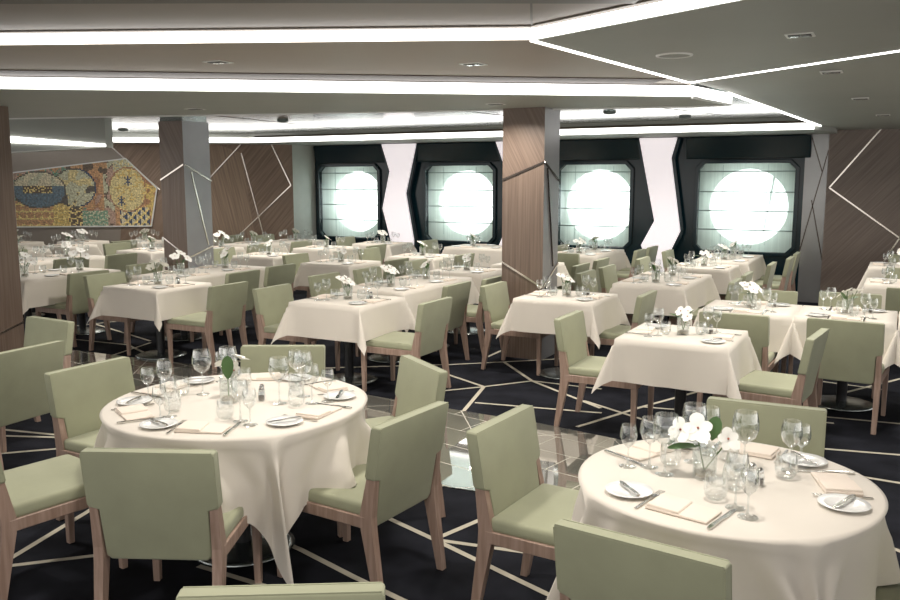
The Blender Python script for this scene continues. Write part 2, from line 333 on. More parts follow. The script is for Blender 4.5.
# light of the downlights, plus added fill lamps without a fixture
def area(x, y, z, w, sx, sy, col=(1, .94, .86)):
    l = bpy.data.lights.new('downlight_or_fill_lamp', 'AREA'); l.energy = w; l.shape = 'RECTANGLE'; l.size = sx; l.size_y = sy; l.color = col; l.spread = math.radians(150)
    o = bpy.data.objects.new('downlight_or_fill_lamp', l); C.objects.link(o); o.location = (x, y, z)
for x, y, z in ((-4.21, 4.55, 2.57), (-2.71, 5.46, 2.57), (-.57, 5.24, 2.57), (-6.29, 6.45, 2.47), (-3.41, 7.34, 2.47), (-.53, 6.99, 2.55), (-.42, 9.04, 2.53), (-.27, 11.08, 2.50),
                (-11.5, 10.1, 2.58), (-9.6, 9.3, 2.58), (-7.77, 9.65, 2.58), (-5.48, 9.8, 2.58), (-3.28, 10.4, 2.58), (-2.3, 11.2, 2.58), (-9.2, 7.2, 2.58), (-5.5, 11.3, 2.58), (-8, 11.3, 2.58), (-4.6, 2.6, 2.64), (-2.4, 3.0, 2.64), (-.6, 2.6, 2.58), (-1.4, 1.0, 2.64)):  # unseen fill lamps added for even light, no downlight fixtures here
    area(x, y, z, LAMP_W * (.85 if y < 4 else 1), .2, .2)

# ---------------------------------------------------------------- window wall
YW = 13.57
WIN = [(-10.05, -8.71), (-7.67, -6.33), (-5.11, -3.90), (-2.82, -1.43)]
ZB, ZT = .72, 2.05
b = MB(); xs = [-10.17] + [v for w in WIN for v in w] + [-1.31]
for i in range(0, len(xs) - 1):
    if i % 2 == 0: b.box(xs[i], xs[i + 1], YW, YW + .3, 0, 2.6, 'hull')
    else:
        b.box(xs[i], xs[i + 1], YW, YW + .3, 0, ZB, 'hull'); b.box(xs[i], xs[i + 1], YW, YW + .3, ZT, 2.6, 'hull')
tag(b.build('wall_window'), kind='structure')
NTH = ['leftmost', 'second from left', 'third from left', 'rightmost']
for i, (x0, x1) in enumerate(WIN):
    xc = (x0 + x1) / 2; zc = 1.385; R = .585
    # outer hull plate with a round porthole
    N = 48; b = MB()
    hx = (x1 - x0) / 2 + .12; hz = .8
    ring = [(xc + R * math.cos(2 * PI * k / N), zc + R * math.sin(2 * PI * k / N)) for k in range(N)]
    def outer(a):
        c, s = math.cos(a), math.sin(a); k = min(hx / max(abs(c), 1e-6), hz / max(abs(s), 1e-6)); return (xc + c * k, zc + s * k)
    out = [outer(2 * PI * k / N) for k in range(N)]
    for k in range(N):
        k2 = (k + 1) % N
        b.face([(ring[k][0], YW + .31, ring[k][1]), (ring[k2][0], YW + .31, ring[k2][1]), (out[k2][0], YW + .31, out[k2][1]), (out[k][0], YW + .31, out[k][1])], 'wall_pale')
        b.face([(ring[k][0], YW + .31, ring[k][1]), (ring[k2][0], YW + .31, ring[k2][1]), (ring[k2][0], YW + .42, ring[k2][1]), (ring[k][0], YW + .42, ring[k][1])], 'wall_pale')
    w = tag(b.build('window_%d' % (i + 1)), kind='structure')
    b = MB(); b.face([(xc + (R + .02) * math.cos(2 * PI * k / N), YW + .41, zc + (R + .02) * math.sin(2 * PI * k / N)) for k in range(N)], 'sky'); b.build('daylight_pane', w)
    if i == 3:
        b = MB(); b.beam((xc + .36, YW + .39, zc + .5), (xc + .30, YW + .39, zc + .05), .05, .03, 'seam'); b.beam((xc + .30, YW + .39, zc + .05), (xc + .22, YW + .39, zc - .45), .02, .02, 'seam'); b.build('outside_davit', w)
    # dark moulded surround with chamfered corners
    s = empty('window_surround', (xc, YW, 0)); tag(s, 'glossy blue black moulded surround of the %s porthole' % NTH[i], 'window surround')
    a, c = (x1 - x0) / 2, .09
    inn = [(-a + c, ZT), (a - c, ZT), (a, ZT - c), (a, ZB + c), (a - c, ZB), (-a + c, ZB), (-a, ZB + c), (-a, ZT - c)]
    e = .06; o2 = [(-a + c - e / 2, ZT + e), (a - c + e / 2, ZT + e), (a + e, ZT - c + e / 2), (a + e, ZB + c - e / 2), (a - c + e / 2, ZB - e), (-a + c - e / 2, ZB - e), (-a - e, ZB + c - e / 2), (-a - e, ZT - c + e / 2)]
    b = MB()
    for k in range(8):
        k2 = (k + 1) % 8
        q = [inn[k], inn[k2], o2[k2], o2[k]]
        b.hexa([(x, -.05, z) for x, z in q], [(x, .03, z) for x, z in q], 'hull')
    b.build('frame', s, bevel=.012)
    b = MB(); lx, rx = x0 - xc - .2 if i else -a - .06, min(x1 - xc + .2, 10)
    b.hexa([(lx, -.02, 2.12), (rx, -.02, 2.12), (rx, -.02, 2.45), (lx, -.02, 2.45)], [(lx, -.07, 2.12), (rx, -.07, 2.12), (rx, -.13, 2.45), (lx, -.13, 2.45)], 'hull'); b.build('valance', s, bevel=.02)
    # shade
    t = empty('roman_shade', (xc, YW + .06, 0)); tag(t, 'sheer pale green roman shade glowing over the %s porthole' % NTH[i], 'window shade')
    b = MB(); b.hexa([(x, 0, z) for x, z in inn], [(x, .002, z) for x, z in inn], 'sheer'); b.build('fabric', t)
    for z in (1.93, 1.62, 1.33, 1.04): b = MB(); b.box(-a + .004, a - .004, -.008, -.001, z - .008, z + .008, 'seam'); b.build('seam', t)
    for x in (-.35, .3): b = MB(); b.box(x - .002, x + .002, -.006, -.002, ZB + .1, ZT - .02, 'seam'); b.build('cord', t)

def prismY(b, pts, y, th, m): b.hexa([(x, y, z) for x, z in pts], [(x, y + th, z) for x, z in pts], m)
Z1 = [(-8.54, 2.45), (-8.37, 1.96), (-8.53, 1.28), (-8.36, 0.69), (-8.36, .1), (-7.9, .1), (-7.87, 0.71), (-8.03, 1.56), (-7.81, 2.45)]
Z3 = [(-6.23, 2.45), (-6.07, 2.05), (-5.97, 1.12), (-6.15, 0.68), (-6.1, .1), (-5.7, .1), (-5.74, 0.69), (-5.56, 0.99), (-5.72, 2.14), (-5.62, 2.45)]
Z2 = [(-3.74, 2.45), (-3.6, 1.8), (-3.46, 1.16), (-3.66, 0.77), (-3.52, .4), (-3.52, .1), (-3.2, .1), (-3.27, 0.51), (-3.05, 1.01), (-3.23, 2.14), (-3.15, 2.45)]
for pts, s in ((Z1, 'between the two left portholes'), (Z3, 'partly hidden by the middle column'), (Z2, 'between the two right portholes')):
    t = empty('light_panel', (0, 0, 0)); tag(t, 'tall white zigzag backlit panel ' + s, 'light panel')
    b = MB(); prismY(b, pts, YW - .15, .05, 'backlit'); b.build('glass', t)
    b = MB(); e = [(x, z) for x, z in pts]
    for k in range(len(e)):
        p, q = e[k], e[(k + 1) % len(e)]; b.beam((p[0], YW - .11, p[1]), (q[0], YW - .11, q[1]), .10, .022, 'hull', up=(0, 1, 0))
    b.build('edge_frame', t)
# grey canted bay and dark walnut wall at right
b = MB(); b.box(-1.31, -1.0, YW - .02, YW + .3, 0, 2.6, 'wall_grey')
g = tag(b.build('wall_right_bay'), kind='structure')
b = MB()
for p, q in (((-1.26, 2.5), (-1.07, 1.92)), ((-1.0, 2.23), (-1.31, .77)), ((-1.19, 1.51), (-.99, .6))): b.beam((p[0], YW - .024, p[1]), (q[0], YW - .024, q[1]), .014, .012, 'inlay_dark', up=(0, 1, 0))
b.build('inlay', g)
b = MB(); b.box(-1.0, 5, YW - .05, YW + .3, 0, 2.6, 'wall_wood3')
g = tag(b.build('wall_right'), kind='structure')
b = MB()
for p, q in (((-.33, 2.52), (-.96, 1.69)), ((-.96, 1.69), (.4, .69)), ((-.01, 1.0), (-.33, .4)), ((.9, 2.5), (.2, .84))): b.beam((p[0], YW - .055, p[1]), (q[0], YW - .055, q[1]), .02, .02, 'inlay', up=(0, 1, 0))
b.build('inlay', g)

# ---------------------------------------------------------------- left wall with mosaic (local x along the wall, local y into it)
ang = math.atan2(2.96, 4.09)
wl = empty('wall_left', (-14.37, 10.04, 0), ang); tag(wl, kind='structure')
b = MB(); b.box(-2.5, 3.2, .004, .2, 0, 2.62, 'wall_tan'); b.build('taupe_panel', wl)
b = MB(); prismY(b, [(1.78, 0), (3.3, 0), (3.3, 2.62), (1.7, 2.62), (1.78, 2.42), (2.04, 2.2)], -.004, .2, 'wall_wood'); b.build('wood_panel', wl)
b = MB(); prismY(b, [(3.3, 0), (4.42, 0), (4.12, 2.3), (3.3, 2.62)], -.004, .2, 'wall_wood2'); b.build('wood_panel', wl)
b = MB(); prismY(b, [(4.42, 0), (5.06, 0), (5.06, 2.62), (3.3, 2.62), (4.12, 2.3)], -.004, .2, 'wall_wood'); b.build('wood_panel', wl)
b = MB()
for p, q in (((4.2, 2.55), (3.45, 1.76)), ((4.12, 2.3), (4.47, .82)), ((4.66, 2.5), (5.02, 1.70)), ((5.02, 1.70), (3.9, .64)), ((4.47, .82), (4.65, .1)), ((1.78, 2.42), (2.62, 1.62))): b.beam((p[0], -.008, p[1]), (q[0], -.008, q[1]), .02, .016, 'inlay', up=(0, 1, 0))
b.build('inlay', wl)
b = MB(); A_, B_ = Vector((-10.28, 13.0, 0)), Vector((-10.17, 13.57, 0)); b.hexa([A_, B_, B_ + Vector((0, .3, 0)), A_ + Vector((-.3, .1, 0))], [v + Vector((0, 0, 2.62)) for v in (A_, B_, B_ + Vector((0, .3, 0)), A_ + Vector((-.3, .1, 0)))], 'wall_pale')
tag(b.build('wall_left_return'), kind='structure')

# mosaic
cols = {'cream': (.52, .47, .33), 'pale': (.42, .42, .30), 'blue': (.10, .15, .19), 'ochre': (.50, .36, .12), 'yellow': (.62, .50, .20), 'rust': (.30, .15, .08), 'brown': (.10, .07, .05), 'green': (.14, .26, .18), 'orange': (.42, .24, .12), 'navy': (.03, .05, .10), 'line': (.09, .08, .07), 'sand': (.52, .44, .22), 'pink': (.36, .24, .19)}
for k, c in cols.items(): M['tile_' + k] = mat('mosaic tile ' + k, tuple(v * 1.3 for v in c), .35, vary=.45, vscale=28)
OUT = [(.06, .95), (.06, 1.93), (2.04, 2.19), (2.57, 1.65), (2.44, .95)]
def inside(x, z):
    r = False; j = len(OUT) - 1
    for i in range(len(OUT)):
        (xi, zi), (xj, zj) = OUT[i], OUT[j]
        if (zi > z) != (zj > z) and x < (xj - xi) * (z - zi) / (zj - zi) + xi: r = not r
        j = i
    return r
def scales(x, z, s):
    row = math.floor(z / s); u = (x / s + (row % 2) * .5) % 1; v = (z / s) % 1
    return abs(math.hypot(u - .5, v - 1) - .62) < .14
def net(x, z, s):
    i = noise.cell_vector if False else None
    return ((x + .02 * math.sin(z * 40)) / s) % 1 < .22 or ((z + .02 * math.sin(x * 31)) / s) % 1 < .22
def colour(x, z):
    w = noise.noise(Vector((x * 3, z * 3, 1.5))) * .03
    d1 = math.hypot((x - .50) / .47, (z - 1.62) / .34) + w
    d2 = math.hypot((x - 1.12) / .38, (z - 1.66) / .36) + w
    d3 = math.hypot((x - 2.05) / .33, (z - 1.62) / .42) + w
    n = noise.noise(Vector((x * 7, z * 7, 9)))
    if d1 < 1:
        if d1 > .94: return 'line'
        if z > 1.68: return 'cream' if n > -.15 else 'pale'
        if z > 1.55 and .22 < x < .72: return 'yellow' if net(x, z, .05) else 'brown'
        return 'blue'
    if d2 < 1:
        if d2 > .93: return 'navy' if x > 1.2 else 'line'
        if z < 1.68 and n > .12: return 'line'
        return 'pale' if n < .05 else 'sand'
    if d3 < 1:
        if d3 > .94: return 'rust'
        for cx, cz in ((2.06, 1.78), (1.93, 1.42)):
            if math.hypot(x - cx, z - cz) < .09 and (abs(x - cx) < .016 or abs(abs(x - cx) - abs(z - cz)) < .018): return 'navy'
        return 'sand' if not net(x, z, .11) or n > 0 else 'ochre'
    if z < 1.42 and x < .72: return 'yellow' if scales(x, z, .13) else 'orange'
    if z < 1.40 and x < 1.22: return 'yellow' if net(x, z, .10) else ('brown' if x > 1.0 and z < 1.3 else 'ochre')
    if z < 1.24 and x < 1.68: return 'pale' if net(x, z, .075) else 'green'
    if z < 1.30 and x > 1.88 and x < 2.42:
        u = ((x + z) / .16) % 1; v = ((x - z) / .16) % 1
        if u < .2 or v < .2: return 'yellow'
        return 'navy' if (u + v) < 1.1 else 'cream'
    if x > 2.35: return 'rust' if n > 0 else 'ochre'
    if z > 1.93 and x > 1.0 and x < 1.7: return 'brown' if n > -.1 else 'orange'
    if 1.62 < x < 1.8: return 'pink' if n > -.05 else ('brown' if n > -.2 else 'pale')
    if x > 1.75 and z > 1.95: return 'sand' if net(x, z, .07) else 'pale'
    if x > 1.3: return 'orange' if n < .12 else ('rust' if n < .3 else 'pink')
    return 'pink' if n > .1 else ('green' if n > -.05 else 'orange')
mo = empty('mosaic_panel', (-14.37, 10.04, 0), ang); tag(mo, 'large coloured tile mosaic with round shapes on the left wall', 'mosaic')
b = MB(); prismY(b, OUT, -.03, .026, 'grout'); b.build('backing', mo)
b = MB(); ts = .0265; random.seed(3)
for ix in range(int(2.6 / ts)):
    for iz in range(int(1.3 / ts)):
        x, z = .06 + (ix + .5) * ts, .95 + (iz + .5) * ts
        if not inside(x, z): continue
        h = ts * .46; j = lambda: random.uniform(-.004, .004)
        b.face([(x - h + j(), -.034, z - h + j()), (x + h + j(), -.034, z - h + j()), (x + h + j(), -.034, z + h + j()), (x - h + j(), -.034, z + h + j())], 'tile_' + colour(x, z))
b.build('tiles', mo)
b = MB()
for k in range(len(OUT)):
    p, q = OUT[k], OUT[(k + 1) % len(OUT)]; b.beam((p[0], -.03, p[1]), (q[0], -.03, q[1]), .022, .04, 'white_trim', up=(0, 1, 0))
b.build('frame', mo)
# bulkhead hanging in front of the left wall
def PD(px, dep):
    yaw = math.radians(27.925); rx = px * dep; return (rx * math.cos(yaw) - dep * math.sin(yaw), rx * math.sin(yaw) + dep * math.cos(yaw))
p0 = Vector((*PD(-.56, 11.8), 0)); p1 = Vector((*PD(-.3985, 11.8), 0)); d = (p1 - p0).normalized(); nrm = Vector((-d.y, d.x, 0)); Lb = (p1 - p0).length
bh = empty('ceiling_bulkhead', p0, math.atan2(d.y, d.x)); tag(bh, 'grey green bulkhead hanging from ceiling above the mosaic, lit by a slanted strip', 'bulkhead')
b = MB(); prismY(b, [(0, 2.14), (Lb, 2.245), (Lb, 2.63), (0, 2.63)], 0, .25, 'ceil_grey'); b.build('panel', bh)
b = MB(); prismY(b, [(0, 2.33), (Lb, 2.25), (Lb, 2.285), (0, 2.44)], -.02, .02, 'strip'); b.build('slanted_strip', bh)
b = MB(); prismY(b, [(0, 2.135), (Lb, 2.24), (Lb, 2.25), (0, 2.15)], -.02, .02, 'white_trim'); b.build('edge_trim', bh)

# ---------------------------------------------------------------- columns
def pillar(x0, x1, y0, y1, label, front, side, top=2.50, cap=True):
    t = empty('column', ((x0 + x1) / 2, (y0 + y1) / 2, 0)); hx, hy = (x1 - x0) / 2, (y1 - y0) / 2
    tag(t, label, 'column')
    fm, sm, zf = front
    b = MB()
    # lower and upper wood pieces with a bent joint, the right face in satin grey
    zl, zm = zf
    i = len(b.v)
    def cladding(z0l, z0m, z0r, z1l, z1m, z1r, m1, m2):
        b.face([(-hx, -hy, z0l), (hx, -hy, z0m), (hx, -hy, z1m), (-hx, -hy, z1l)], m1)
        b.face([(hx, -hy, z0m), (hx, hy, z0r), (hx, hy, z1r), (hx, -hy, z1m)], m2)
        b.face([(hx, hy, z0r), (-hx, hy, z0l), (-hx, hy, z1l), (hx, hy, z1r)], m1)
        b.face([(-hx, hy, z0l), (-hx, -hy, z0l), (-hx, -hy, z1l), (-hx, hy, z1l)], m1)
    zr = side['r']
    cladding(0, 0, 0, zl, zm, zr, fm, side['m']); cladding(zl, zm, zr, top, top, top, 'pillar_wood2', side['m'])
    b.build('cladding', t)
    for (p, q, m) in side['lines']:
        b = MB(); b.beam(p(hx, hy), q(hx, hy), .018, .016, m, up=(1, 0, .01) if abs(p(hx, hy)[0] - hx) < .02 and abs(q(hx, hy)[0] - hx) < .02 else (0, 1, 0)); b.build('inlay', t)
    if cap:
        b = MB(); b.box(-hx + .015, hx - .015, -hy + .015, hy - .015, top, 2.632, 'gloss_ceiling'); b.build('mirror_cap', t)
    return t
F = lambda u, z: (lambda hx, hy: (u * hx, -hy - .003, z))
S = lambda v, z: (lambda hx, hy: (hx + .003, v * hy, z))
pillar(-3.565, -3.12, 7.85, 8.26, 'brown walnut column with grey right side in the middle of the room', ('pillar_wood', None, (1.80, 1.975)),
       dict(m='pillar_grey', r=1.79, lines=[(F(-1, 1.80), F(1, 1.975), 'inlay_dark'), (S(-1, 1.975), S(1, 1.79), 'inlay_dark'), (S(-.6, 1.92), S(.3, .93), 'inlay_dark'), (F(-1, .98), F(1, .74), 'inlay'), (S(-1, .74), S(1, .95), 'inlay'), (S(-.6, .74), S(-1, .5), 'inlay_dark')]))
pillar(-8.03, -7.64, 7.61, 8.05, 'column left of the portholes with brown front and wide grey side', ('pillar_wood', None, (1.80, 1.985)),
       dict(m='pillar_grey', r=1.79, lines=[(F(-1, 1.80), F(1, 1.985), 'inlay'), (S(-1, 1.985), S(1, 1.79), 'inlay'), (S(-.5, 1.9), S(.6, 1.0), 'inlay'), (F(-1, 1.1), F(1, .88), 'inlay'), (S(-1, .86), S(1, .98), 'inlay')]))
pillar(-8.22, -7.68, 4.97, 5.4, 'brown column cut by the left edge of the picture', ('pillar_wood2', None, (.46, .25)),
       dict(m='pillar_wood', r=.4, lines=[(F(-1, .50), F(1, .27), 'inlay'), (S(-1, .27), S(1, .4), 'inlay')]))

# ---------------------------------------------------------------- chair
def make_chair():
    t = empty('dining_chair')
    b = MB(); P = [(-.245, -.19), (.245, -.19), (.245, .335), (-.245, .335)]
    b.hexa([(x, y, .398) for x, y in P], [(x * .985, y * .985 + .002, .458) for x, y in P], 'green'); b.build('seat', t, bevel=.02, seg=3, smooth=True)
    b = MB()
    for x0, x1, y0, y1 in ((-.252, -.226, -.2, .33), (.226, .252, -.2, .33), (-.226, .226, .308, .335), (-.226, .226, -.205, -.18)): b.box(x0, x1, y0, y1, .350, .403, 'wood_leg')
    b.build('seat_frame', t, bevel=.003, seg=1)
    for s in (-1, 1):
        b = MB(); b.hexa([(s * .232 - .015, .295, 0), (s * .232 + .015, .295, 0), (s * .232 + .015, .325, 0), (s * .232 - .015, .325, 0)],
                         [(s * .230 - .020, .290, .40), (s * .230 + .020, .290, .40), (s * .230 + .020, .334, .40), (s * .230 - .020, .334, .40)], 'wood_leg')
        b.build('leg', t, bevel=.003, seg=1)
        b = MB()
        def q(z, y, dy, w): return [(s * .232 - w, y - dy, z), (s * .232 + w, y - dy, z), (s * .232 + w, y + dy, z), (s * .232 - w, y + dy, z)]
        st = [q(0, -.262, .016, .016), q(.34, -.205, .03, .019), q(.40, -.2, .032, .019), q(.57, -.228, .022, .016)]
        for a, c in zip(st, st[1:]): b.hexa(a, c, 'wood_leg')
        me = b.mesh('rear_leg'); bm = bmesh.new(); bm.from_mesh(me); bmesh.ops.remove_doubles(bm, verts=bm.verts, dist=1e-5); bm.to_mesh(me); bm.free()
        link_mesh('rear_leg', me, t)
    # padded back, notched where the posts meet it
    yb = lambda z: -.198 - (z - .40) * .17
    out = [(-.19, .345), (.19, .345), (.208, .365), (.212, .558), (.253, .57), (.253, .80), (-.253, .80), (-.253, .57), (-.212, .558), (-.208, .365)]
    b = MB(); b.hexa([(x, yb(z) - .026, z) for x, z in out], [(x, yb(z) + .026, z) for x, z in out], 'green')
    b.build('backrest', t, bevel=.009, seg=3, smooth=True)
    b = MB()
    for y in (-.023, .023):
        b.beam((-.246, yb(.80) + y, .7985), (.246, yb(.80) + y, .7985), .005, .005, 'green')
        for s in (-1, 1): b.beam((s * .2512, yb(.58) + y, .58), (s * .2512, yb(.79) + y, .79), .005, .005, 'green')
    b.build('piping', t)
    return t
chair = make_chair()
BACK = -.266
T_L = 'left round table'
CH = [  # back-top x, y, facing degrees, label
 (-2.33, 2.09, 115, 'green chair seen from behind, at near side of the left round table'),
 (-1.74, 2.95, 175, 'green chair on the right side of the left round table, back to camera'),
 (-2.19, 3.83, 235, 'green chair at far right of left round table, half hidden by a nearer chair'),
 (-3.15, 3.86, 298, 'green chair facing the camera on the far side of left round table'),
 (-3.72, 2.97, -2, 'green chair on the left side of left round table, its front showing'),
 (-3.30, 2.0, 81, 'green chair cut by left edge, seat pointing to the left round table'),
 (-4.42, 3.12, 184, 'green chair seen from behind at the left picture edge, below the brown column'),
 (-5.2, 3.86, 266, 'green chair facing the camera beside the brown column at left edge'),
 (-1.24, 1.49, 301, 'nearest green chair, only its back top showing at bottom edge'),
 (-1.39, 3.07, -4, 'green chair on left side of the right round table, over the shiny floor'),
 (-.57, 2.15, 83, 'green chair seen from behind at bottom edge, before the right round table'),
 (-.47, 3.81, 272, 'green chair facing the camera on the far side of right round table'),
 (.50, 2.82, 176, 'green chair in bottom right corner, its seat peeking from behind the cloth'),
 (-.42, 5.75, 174, 'green chair right of the square table behind the right round table'),
 (-2.07, 5.73, 0, 'green chair left of the square table behind the right round table'),
 (-1.88, 7.15, 180, 'green chair right of the square table before the middle column'),
 (-3.33, 7.15, 0, 'green chair left of the square table before the middle column'),
 (-3.55, 7.65, 180, 'dark green chair squeezed behind another just left of the middle column'),
 (-3.27, 5.93, 180, 'green chair right of square table directly behind the left round table'),
 (-3.63, 7.0, 180, 'dark green chair at right near end of the long table left of the middle column'),
 (-5.03, 6.03, 0, 'pale green chair left of square table directly behind the left round table'),
 (-5.22, 7.08, 0, 'green chair at left near end of the long table left of the middle column'),
 (-5.17, 7.8, 0, 'green chair at left far end of the long table left of the middle column'),
 (-5.16, 8.85, 0, 'light chair left of the table behind the long middle table'),
 (-5.0, 9.85, 180, 'dark chair right of the table before the second porthole'),
 (-6.12, 6.88, 180, 'dark green chair right of the flowered long table, nearer of two'),
 (-6.2, 7.6, 180, 'dark green chair right of the flowered long table, farther of two'),
 (-6.98, 8.85, 0, 'light chair left of the square table in the centre left background'),
 (-7.55, 6.1, 180, 'dark green chair right of the table next to the left edge column'),
 (-7.25, 6.05, 0, 'light chair left of table whose corner points to camera'),
 (-5.5, 5.98, 180, 'green chair right of table whose corner points to camera'),
 (-9.0, 7.8, 180, 'dark green chair below the mosaic, right of long left table'),
 (-9.08, 7.1, 180, 'dark green chair below the mosaic, half hidden by a white cloth'),
 (-7.72, 7.0, 0, 'light chair tucked just before the brown and grey column'),
 (-10.66, 9.15, 0, 'light chair below right end of mosaic, facing right'),
 (-1.38, 8.5, 180, 'dark chair right of the long table before the zigzag panel, nearer of two'),
 (-1.38, 9.2, 180, 'dark chair right of the long table before the zigzag panel, farther of two'),
 (-1.30, 10.45, 180, 'dark chair right of small table before the rightmost porthole'),
 (-1.20, 11.35, 180, 'chair right of the table under the rightmost porthole, nearer of two'),
 (-1.20, 12.1, 180, 'chair right of the table under the rightmost porthole, farther of two'),
 (-2.92, 8.58, 0, 'light green chair just right of the middle column, nearer of two'),
 (-2.90, 9.25, 0, 'light green chair just right of the middle column, farther of two'),
 (-3.22, 10.05, 180, 'green chair in front of the third porthole table, behind two others'),
 (-3.18, 11.65, 180, 'chair right of third porthole table, in front of the zigzag panel'),
 (-3.18, 12.3, 180, 'chair farthest right of third porthole table, beside the zigzag panel'),
 (-2.82, 10.45, 0, 'chair left of small table before the rightmost porthole'),
 (-2.82, 11.7, 0, 'pale chair left of the table under the rightmost porthole'),
 (-3.95, 10.6, 88, 'broad green chair back right of middle column, facing the third porthole'),
 (-3.22, 9.3, 180, 'small dark chair showing just right of the middle column'),
 (-1.03, 6.33, 88, 'dark green chair with its back to us at left part of the right long table'),
 (-.30, 6.37, 85, 'large green chair with its back to us at middle of the right long table'),
 (-1.0, 7.86, 270, 'green chair facing us behind left part of the right long table'),
 (-.35, 7.97, 272, 'green chair facing us behind middle of the right long table'),
 (.16, 8.55, 90, 'dark green chair cut by right edge, before the brown wall tables'),
 (.12, 10.55, 270, 'pale chair at right edge between the two brown wall tables'),
 (.12, 12.5, 270, 'pale chair at right edge closest to the brown wall'),
 (-13.55, 10.0, -54, 'pale chair against the wall below the left end of mosaic'),
 (-12.75, 10.62, -54, 'pale chair against the wall below the middle of mosaic'),
 (-11.92, 11.22, -54, 'pale chair against the wall below the right end of mosaic'),
 (-10.95, 9.55, 180, 'dark chair below the right end of mosaic, facing left'),
 (-10.84, 7.5, 0, 'light chair left of long table below mosaic'),
 (-8.52, 9.95, 180, 'dark chair right of the grey and brown column, nearer of two'),
 (-8.38, 10.8, 180, 'dark chair right of the grey and brown column, farther of two'),
 (-8.53, 9.15, 0, 'light chair right of the grey and brown column, low in front'),
 (-9.95, 11.75, 0, 'light chair before the brown wall, right one'),
 (-10.35, 11.40, 180, 'dark chair before the brown wall, left one'),
 (-8.35, 11.95, 0, 'chair under the leftmost porthole, right of the brown wall'),
 (-6.66, 10.1, 0, 'dark chair left of the table before the second porthole'),
 (-5.42, 8.85, 180, 'dark chair right of the square table in the centre left background'),
 (-6.88, 10.65, 180, 'dark chair in the back between the two left portholes'),
 (-6.72, 11.95, 0, 'chair left of the wide table under the second porthole'),
 (-4.45, 11.95, 180, 'chair right of the wide table under the second porthole'),
]
for x, y, f, lab in CH:
    x, y = x * 1.042, y * 1.042
    rz = math.radians(f - 90); off = Matrix.Rotation(rz, 2) @ Vector((0, BACK))
    place(chair, (x - off.x, y - off.y, 0), rz, lab, 'chair')

# ---------------------------------------------------------------- tables and cloths
TZ = .742
def cloth_mesh(ax, ay, drop, seed, nin=8, nout=7):
    rnd = random.Random(seed)
    def axis(a):
        o = [a + drop * (k + 1) / nout for k in range(nout)]
        return [-v for v in reversed(o)] + [-a + 2 * a * k / nin for k in range(nin + 1)] + o
    xs, ys = axis(ax), axis(ay)
    V = []; ph = [rnd.uniform(0, 6.28) for _ in range(8)]; skew = [rnd.uniform(-.35, .35) for _ in range(4)]
    for v in ys:
        for u in xs:
            du, dv = max(0, abs(u) - ax), max(0, abs(v) - ay); sx = 1 if u > 0 else -1; sy = 1 if v > 0 else -1
            x, y, z = max(-ax, min(ax, u)), max(-ay, min(ay, v)), TZ
            r = math.hypot(du, dv)
            if r > 0:
                t = math.atan2(dv, du); k = (0 if sx < 0 else 1) + (0 if sy < 0 else 2)
                fold = abs(math.sin(2 * t)) ** 1.3
                out = r * (.07 + .36 * fold)
                tt = t + skew[k] * fold
                if du == 0: out += r * .05 * math.sin(u * 9 + ph[k])
                if dv == 0: out += r * .05 * math.sin(v * 9 + ph[k + 1])
                # near a corner the side is pulled in a little before the fold
                e = ax - abs(u) if du == 0 else (ay - abs(v) if dv == 0 else 0)
                if (du == 0 or dv == 0) and e < .12: out += r * .10 * (1 - e / .12)
                x += sx * math.cos(tt) * out; y += sy * math.sin(tt) * out
                z -= math.sqrt(max(0, r * r - out * out)) * (1 + .02 * math.sin(5 * u + ph[5]))
                if r < .03: z += .004
            V.append((x, y, z))
    nx = len(xs); F = [(j * nx + i, j * nx + i + 1, (j + 1) * nx + i + 1, (j + 1) * nx + i) for j in range(len(ys) - 1) for i in range(nx - 1)]
    me = bpy.data.meshes.new('tablecloth'); me.from_pydata(V, [], F); me.materials.append(M['cloth'])
    for p in me.polygons: p.use_smooth = True
    return me
